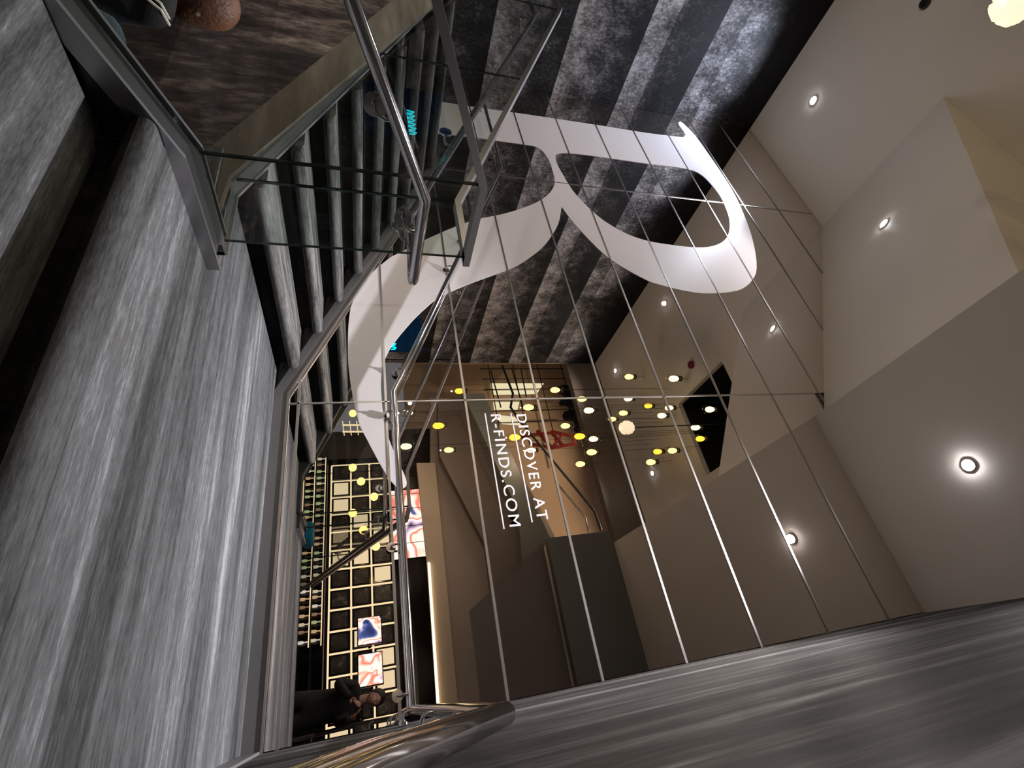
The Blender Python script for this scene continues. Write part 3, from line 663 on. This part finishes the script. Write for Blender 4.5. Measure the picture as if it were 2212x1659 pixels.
for s, z in enumerate((-1.42, -1.18, -.94)):
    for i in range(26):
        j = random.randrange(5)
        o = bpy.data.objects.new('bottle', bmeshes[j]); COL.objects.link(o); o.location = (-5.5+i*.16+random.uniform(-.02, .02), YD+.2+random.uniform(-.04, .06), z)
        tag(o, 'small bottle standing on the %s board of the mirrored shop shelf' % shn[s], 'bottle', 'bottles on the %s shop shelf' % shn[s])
# screens
def screen(name, x0, x1, z0, z1, y, mat, label, ang=0):
    cx, cz = (x0+x1)/2, (z0+z1)/2
    t = thing(name, label, 'screen', loc=(cx, y, cz))
    def loc(o):
        o.parent = t; o.location = (0, 0, 0)
    w, h = (x1-x0)/2, (z1-z0)/2
    a = link('casing', BOX(-w-.02, w+.02, -.04, -.002, -h-.02, h+.02, bev=.005), M['blackgloss']); loc(a)
    c = link('mount', BOX(-.03, .03, -(y-YD+.1), -.03, -.03, .03), M['darkmetal']); loc(c)
    b = link('display', BOX(-w, w, -.004, .002, -h, h), mat); loc(b)
    t.rotation_euler = (0, 0, ang); return t
reds = [(.02,.03,.10), (.05,.08,.25), (.8,.62,.6), (.9,.75,.66), (.75,.18,.12), (.9,.8,.75), (.55,.4,.55), (.03,.03,.08)]
screen('video_screen', -4.58, -2.93, .76, 1.58, YD+.12, artscreen('screen art', 4.2, reds, 1.15, 1.5, .7), 'large screen of swirling pink and red artwork mirrored beside the rail')
screen('video_screen', -1.80, -1.20, -.03, .42, YD+.45, artscreen('screen art two', 1.1, reds, 1.2, 2.6, .8), 'upper-left of two small screens of pink artwork over the lit grid', .5)
screen('video_screen', -1.10, -.50, -.03, .42, YD+.45, artscreen('screen art three', 2.3, reds, 1.2, 2.6, .8), 'small screen of pink artwork above the photographer, nearer the right wall', .35)
t = thing('dark_panel', 'tall glossy black panel band beneath the beige gallery edge', 'panel')
link('panel', BOX(-2.9, .8, YD-.05, YD+.1, 1.02, 1.6), M['blackgloss'], t)
for i, q in enumerate(((-6.023, -4.100, -0.106), (-4.655, -4.100, -0.111), (-4.319, -4.100, 0.060), (-3.951, -4.100, 0.321), (-3.633, -4.100, -0.115), (-3.252, -4.100, 0.093), (-2.896, -4.100, 0.331))):
    t = thing('globe_lamp', 'round orange globe lamp, %s of the row counted from the stairs in the mirror' % ordn[i], 'pendant lamp', 'orange globe lamps in the shop', loc=q)
    bm = bmesh.new(); sph(bm, q, .085); link('globe', bm, M['globe'], t, smooth=True)
    bm = bmesh.new(); cyl(bm, (q[0], q[1], (q[2]+.08+1.9)/2), (0, 0, 1), .006, 1.9-q[2]-.08, 6); link('cord', bm, M['darkmetal'], t)
# lit ledges and pieces at the stair end of the shop
t = thing('light_ladder', 'short horizontal ladder of warm light bars mirrored beneath the stairs', 'lamp')
bm = bmesh.new()
a, b = (-5.888, -4.400, -0.339), (-5.869, -4.400, 0.132)
for d in (0, .18): sweep(bm, [(a[0]+d, a[1], a[2]), (b[0]+d, b[1], b[2])], rect(.03, .03), up=(0, 1, 0))
for k in range(4):
    z = a[2]+(b[2]-a[2])*k/3
    sweep(bm, [(a[0]-.1, a[1], z), (a[0]+.28, a[1], z+.04)], rect(.02, .02), up=(0, 1, 0))
link('bars', bm, M['strip'], t)
for d in (0, .18): link('cable', BOX(a[0]+d-.004, a[0]+d+.004, a[1]-.004, a[1]+.004, b[2], 1.9), M['darkmetal'], t)
# cyan sign on a dim blue panel at the far side of the lower hall
t = thing('neon_sign', 'dark blue panel with glowing cyan strokes, reflected in the stair glass', 'sign', loc=(-4.6, .5, LOW))
link('post', BOX(-4.66, -4.58, .40, .46, LOW, .1), M['darkmetal'], t)
link('panel', BOX(-5.3, -4.45, .42, .47, .0, .95, bev=.01), M['bluepanel'], t)
bm = bmesh.new()
for k in range(6):
    x = -4.86+k*.07; sweep(bm, [(x, .477, .48), (x+.015, .477, .545), (x+.045, .477, .53), (x+.05, .477, .48)], rect(.016, .006), up=(0, 1, 0))
link('tube', bm, M['cyan'], t)
# teal ball and bag on the shop floor side
q = (-3.293, -4.200, -0.951)
t = thing('stool', 'teal round stool among the shop shelves, mirrored beyond the landing', 'stool', loc=(q[0], q[1], LOW))
bm = bmesh.new(); cyl(bm, (q[0], q[1], q[2]-.02), (0, 0, 1), .26, .2, 28); bmesh.ops.bevel(bm, geom=bm.edges[:], offset=.03, segments=3, affect='EDGES'); link('seat', bm, princ('teal fabric', (.0, .22, .35), .6), t, smooth=True)
bm = bmesh.new(); cyl(bm, (q[0], q[1], (LOW+q[2]-.12)/2), (0, 0, 1), .04, q[2]-.12-LOW, 16); link('leg', bm, M['chrome'], t, smooth=True)

# ------------------------------------------------------------------ people
def skin_obj(name, nodes, edges, mat, parent=None, root=0, lvl=2):
    me = bpy.data.meshes.new(name); me.from_pydata([n[0] for n in nodes], edges, []); me.update()
    o = bpy.data.objects.new('tmp', me); COL.objects.link(o)
    md = o.modifiers.new('s', 'SKIN'); md.use_smooth_shade = True
    for i, n in enumerate(nodes):
        r = n[1] if isinstance(n[1], tuple) else (n[1], n[1])
        me.skin_vertices[0].data[i].radius = r; me.skin_vertices[0].data[i].use_root = (i == root)
    sd = o.modifiers.new('d', 'SUBSURF'); sd.levels = lvl; sd.render_levels = lvl
    dg = bpy.context.evaluated_depsgraph_get(); dg.update()
    m2 = bpy.data.meshes.new_from_object(o.evaluated_get(dg)); m2.name = name
    bpy.data.objects.remove(o); m2.materials.clear(); m2.materials.append(mat)
    for p in m2.polygons: p.use_smooth = True
    r = bpy.data.objects.new(name, m2); COL.objects.link(r)
    if parent: r.parent = parent; r.location = -Vector(parent.location)
    return r
def head(parent, c, look, hairmat, size=1., longhair=False):
    """head with nose, eyes, ears, mouth; look = facing direction"""
    f = Vector(look).normalized(); up = Vector((0, 0, 1)); s = f.cross(up).normalized(); u = s.cross(f)
    Mx = Matrix((( s.x, f.x, u.x), (s.y, f.y, u.y), (s.z, f.z, u.z))).to_4x4(); Mx.translation = Vector(c)
    def put(name, bm, mat, smooth=True):
        bmesh.ops.scale(bm, vec=(size,)*3, verts=bm.verts[:]); bmesh.ops.transform(bm, matrix=Mx, verts=bm.verts[:]); return link(name, bm, mat, parent, smooth=smooth)
    bm = bmesh.new(); sph(bm, (0, 0, .02), .085, (.88, 1.08, 1.15), 24, 18)
    for v in bm.verts:
        if v.co.z < -.02: k = (-.02-v.co.z)/.09; v.co.x *= 1-.35*k; v.co.y = v.co.y*(1-.25*k)+.012*k
        if abs(v.co.x) < .02 and v.co.y > .07 and -.035 < v.co.z < .02: v.co.y += .016
        if .012 < abs(v.co.x) < .045 and v.co.y > .05 and .01 < v.co.z < .04: v.co.y -= .008
    for sx in (-1, 1): sph(bm, (sx*.077, -.005, .01), .02, (.35, .8, 1.3), 10, 8)
    cyl(bm, (0, -.005, -.10), (0, -.1, 1), .048, .10, 18)
    put('head', bm, skinc)
    bm = bmesh.new()
    for sx in (-1, 1): sph(bm, (sx*.03, .078, .025), .011, (1.3, .6, .8), 10, 8)
    put('eyes', bm, whitecloth)
    bm = bmesh.new(); sph(bm, (0, .082, -.045), .02, (1.1, .45, .35), 12, 8); put('mouth', bm, princ('lips', (.3, .09, .07), .5))
    bm = bmesh.new(); sph(bm, (0, -.018, .035), .093, (.95, 1.05, 1.12), 24, 18)
    for v in list(bm.verts):
        if v.co.y > .055 and v.co.z < .065: v.co.y = .055
        if v.co.z < -.03 and not longhair: v.co.z = -.03
        if longhair and v.co.z < 0 and v.co.y < .03: v.co.z *= 1.9
    put('hair', bm, hairmat)
def hand(parent, wrist, palm_dir, finger_dir, thumb_side, curl=.6, mat=None):
    w = Vector(wrist); d = Vector(finger_dir).normalized(); pn = Vector(palm_dir).normalized(); sd = d.cross(pn).normalized()*thumb_side
    bm = None
    nodes = [(tuple(w), (.022, .017)), (tuple(w+d*.035), (.034, .015)), (tuple(w+d*.075), (.038, .014))]; edges = [(0, 1), (1, 2)]
    palm = skin_obj('palm', nodes, edges, mat or skinc, parent, 0, 2)
    L = [.062, .072, .068, .052]
    for i in range(4):
        b = w+d*.078+sd*(.030-.020*i); a = curl
        p1 = b+(d*math.cos(a*.6)+pn*math.sin(a*.6))*L[i]*.45; p2 = p1+(d*math.cos(a*1.4)+pn*math.sin(a*1.4))*L[i]*.32; p3 = p2+(d*math.cos(a*2.1)+pn*math.sin(a*2.1))*L[i]*.23
        skin_obj('finger', [(tuple(b-d*.02), .009), (tuple(b), .009), (tuple(p1), .0085), (tuple(p2), .008), (tuple(p3), .0065)], [(0, 1), (1, 2), (2, 3), (3, 4)], mat or skinc, parent, 0, 1)
    t0 = w+d*.02+sd*.022; t1 = t0+(d*.5+sd*.8+pn*.3).normalized()*.04; t2 = t1+(d*.85+sd*.3+pn*.5).normalized()*.03
    skin_obj('thumb', [(tuple(t0), .012), (tuple(t1), .010), (tuple(t2), .008)], [(0, 1), (1, 2)], mat or skinc, parent, 0, 1)
# photographer: stands on the lower treads, leaning to the right-hand wall, phone held at the eye point
pz = -1.30
ph = thing('person', 'person in black holding up a phone on the lower stairs, mirrored', 'person', loc=(-.1, -.5, pz))
nodes = [((-.12, -.55, pz+.78), (.15, .11)),   # 0 pelvis
         ((-.12, -.53, pz+.95), (.14, .10)), ((-.11, -.49, pz+1.12), (.16, .11)), ((-.10, -.45, pz+1.24), (.15, .10)), ((-.09, -.42, pz+1.31), (.06, .055)),
         ((-.21, -.54, pz+.70), .10), ((-.23, -.48, pz+.42), .075), ((-.22, -.56, pz+.09), .05), ((-.22, -.44, pz+.05), (.045, .04)),
         ((-.03, -.54, pz+.70), .10), ((-.01, -.44, pz+.44), .075), ((-.02, -.54, pz+.09), .05), ((-.02, -.42, pz+.05), (.045, .04)),
         ((-.26, -.43, pz+1.22), .062), ((-.32, -.30, pz+1.05), .05), ((-.16, -.14, pz+1.19), .034),
         ((.03, -.43, pz+1.22), .058), ((.055, -.32, pz+1.04), .046), ((.03, -.15, pz+1.19), .034)]
edges = [(0, 1), (1, 2), (2, 3), (3, 4), (0, 5), (5, 6), (6, 7), (7, 8), (0, 9), (9, 10), (10, 11), (11, 12), (3, 13), (13, 14), (14, 15), (3, 16), (16, 17), (17, 18)]
nodes = [((n[0][0]-(.07 if i not in (15, 18) else .05), n[0][1], n[0][2]), (tuple(q*1.22 for q in n[1]) if isinstance(n[1], tuple) else n[1]*1.22) if i != 4 else n[1]) for i, n in enumerate(nodes)]
skin_obj('body', nodes, edges, blackcloth, ph, 0, 2)
head(ph, (-.175, -.38, pz+1.44), (.25, 1, -.15), hair_b)
hand(ph, (-.20, -.12, pz+1.21), (1, .2, 0), (.35, .55, .5), 1, .5)
hand(ph, (-.02, -.13, pz+1.21), (-1, .2, 0), (-.25, .5, .55), -1, .5)
pt = thing('phone', 'black phone held up in both hands by the person in black', 'phone', loc=(-.05, -.045, -.01))
bm = bmesh.new(); box(bm, -.13, .02, -.055, -.045, -.045, .03, bev=.003); link('case', bm, M['blackgloss'], pt)
bm = bmesh.new(); cyl(bm, (-.0, -.044, .0), (0, 1, 0), .009, .003, 16); link('lens', bm, M['chrome'], pt)

# seated visitor on the lower floor, cut by the picture edge
vx, vy = -2.56, 1.06
sz = LOW+.55
vt = thing('person', 'person with brown hair in black striped jacket and blue jeans below the stairs', 'person', loc=(vx, vy, LOW))
nodes = [((vx+.06, vy+.10, sz+.10), (.14, .11)), ((vx+.04, vy+.06, sz+.20), (.13, .10)), ((vx+.02, vy, sz+.32), (.15, .10)), ((vx+.02, vy-.02, sz+.40), (.10, .08)), ((vx+.03, vy-.03, sz+.46), (.05, .05)),
         ((vx+.12, vy-.0, sz+.40), .075), ((vx+.20, vy+.0, sz+.49), .070), ((vx+.12, vy-.12, sz+.55), .036),
         ((vx-.15, vy-.02, sz+.34), .058), ((vx-.22, vy-.14, sz+.16), .05), ((vx-.08, vy-.3, sz+.12), .034)]
edges = [(0, 1), (1, 2), (2, 3), (3, 4), (2, 5), (5, 6), (6, 7), (2, 8), (8, 9), (9, 10)]
skin_obj('jacket', nodes, edges, blackcloth, vt, 0, 2)
nodes = [((vx+.06, vy+.08, sz+.05), (.15, .12)), ((vx+.22, vy+.05, sz+.14), .095), ((vx+.55, vy-.04, sz+.44), .095), ((vx+.52, vy-.12, sz+.12), .06), ((vx+.52, vy-.16, sz+.05), .05),
         ((vx-.08, vy+.0, sz+.05), .095), ((vx-.10, vy-.36, sz+.04), .075), ((vx-.10, vy-.34, LOW+.1), .05)]
skin_obj('jeans', nodes, [(0, 1), (1, 2), (2, 3), (3, 4), (0, 5), (5, 6), (6, 7)], denim, vt, 0, 2)
for p0 in ((vx+.52, vy-.16, sz+.03), (vx-.10, vy-.36, LOW+.04)):
    skin_obj('shoe', [((p0[0], p0[1]+.04, p0[2]), (.045, .04)), ((p0[0]+.01, p0[1]-.06, p0[2]), (.045, .035)), ((p0[0]+.02, p0[1]-.16, p0[2]), (.04, .028))], [(0, 1), (1, 2)], blackcloth, vt, 0, 1)
for k in range(5):
    a = Vector((vx+.09+.045*k, vy-.062+.002*k, sz+.50+.008*k))
    bm = bmesh.new(); sweep(bm, [tuple(a+Vector((-.01, -.03, -.045))), tuple(a), tuple(a+Vector((.006, .045, .016)))], rect(.012, .006), up=(0, 0, 1)); link('stripe', bm, whitecloth, vt)
head(vt, (vx-.02, vy-.0, sz+.60), (.3, -1, -.25), hair_br, 1.05, True)
hand(vt, (vx+.115, vy-.125, sz+.555), (-.6, .6, 0), (-.6, 0, .6), 1, .5)
hand(vt, (vx-.07, vy-.31, sz+.12), (0, 0, -1), (.5, -.7, -.2), -1, .4)
t = thing('bench', 'low black bench under the crouching person', 'bench', loc=(vx, vy, LOW))
link('seat', BOX(vx-.5, vx+.82, vy-.38, vy+.40, sz-.07, sz-.02, bev=.01), M['black'], t)
for a, b in ((-.45, -.22), (.7, -.22), (-.45, .35), (.7, .35)): link('leg', BOX(vx+a-.02, vx+a+.02, vy+b-.02, vy+b+.02, LOW, sz-.07), M['darkmetal'], t)
t = thing('tote_bag', 'mustard cloth tote bag on the bench beside the crouching person', 'bag', loc=(vx+.42, vy-.3, sz))
bm = bmesh.new(); box(bm, vx+.44, vx+.80, vy-.36, vy-.24, sz-.02, sz+.46, bev=.04)
for v in bm.verts: v.co.x += .02*math.sin(v.co.z*18); v.co.y += .015*math.sin(v.co.x*20)
link('body', bm, mustard, t, smooth=True)
bm = bmesh.new(); sweep(bm, [(vx+.52, vy-.30, sz+.41)]+arc((vx+.52, vy-.30, sz+.44), (vx+.62, vy-.30, sz+.54), (vx+.72, vy-.30, sz+.44), 6)+[(vx+.72, vy-.30, sz+.41)], circ(.010, 8), up=(0, 1, 0)); link('handle', bm, mustard, t, smooth=True)

# ------------------------------------------------------------------ lamps of the rooms around (jar lamps, and bare spots without fittings)
def room_lamp(name, loc, energy, col, size=.5, rot=(0, 0, 0)):
    l = bpy.data.lights.new(name, 'AREA'); l.energy = energy; l.color = col; l.size = size; l.shape = 'DISK'
    o = bpy.data.objects.new(name, l); COL.objects.link(o); o.location = loc; o.rotation_euler = rot; return o
def bulb_light(loc, energy, col, r=.02):
    l = bpy.data.lights.new('lamp', 'POINT'); l.energy = energy; l.color = col; l.shadow_soft_size = r
    o = bpy.data.objects.new('lamp', l); COL.objects.link(o); o.location = loc; return o
for i in (8, 9, 10, 11, 12, 14, 15): bulb_light((PEND[i][0], PEND[i][1], PEND[i][2]-.16), 10, (1, .80, .60), .005)
def bare_spot(loc, energy, col=(1, .78, .52), cone=150, rot=(0, 0, 0)):
    l = bpy.data.lights.new('lamp', 'SPOT'); l.energy = energy; l.color = col; l.spot_size = math.radians(cone); l.spot_blend = .8; l.shadow_soft_size = .03
    o = bpy.data.objects.new('lamp', l); COL.objects.link(o); o.location = loc; o.rotation_euler = rot; return o
bare_spot((-6.5, -5.8, 8.1), 170); bare_spot((-3.5, -5.8, 8.1), 170)
for x in (-4.6, -2.6, -.6): bare_spot((x, -4.7, 1.85), 45, (1, .82, .6), 90, (math.radians(-25), 0, 0))
bare_spot((-4.6, -1.3, .9), 110, (1, .84, .78), 84, (math.radians(62), 0, 0))  # added unseen spot that brightens the wall under the stairs

# ------------------------------------------------------------------ world, camera, view
w = bpy.data.worlds.new('world'); SC.world = w; w.use_nodes = True
bg = w.node_tree.nodes['Background']; bg.inputs[0].default_value = (.9, .88, 1, 1); bg.inputs[1].default_value = .11
cam = bpy.data.cameras.new('camera'); co = bpy.data.objects.new('camera', cam); COL.objects.link(co)
cam.sensor_width = 36; cam.lens = 36*1062/2212; cam.clip_start = .02; cam.clip_end = 200
Rw = [[0.171671, 0.837776, -0.518324], [-0.246598, 0.545929, 0.800719], [0.953792, -0.009643, 0.300314]]
X = Vector([r[0] for r in Rw]); Dn = Vector([r[1] for r in Rw]); F = Vector([r[2] for r in Rw])
m = Matrix(((X.x, -Dn.x, -F.x), (X.y, -Dn.y, -F.y), (X.z, -Dn.z, -F.z))).to_4x4()
co.matrix_world = m
SC.camera = co
SC.view_settings.view_transform = 'Standard'; SC.view_settings.look = 'None'; SC.view_settings.gamma = 1; SC.view_settings.exposure = 0.78
SC.view_settings.use_curve_mapping = False
# the lower floor becomes height zero
for o in list(COL.objects):
    if o.parent is None: o.location.z += -LOW
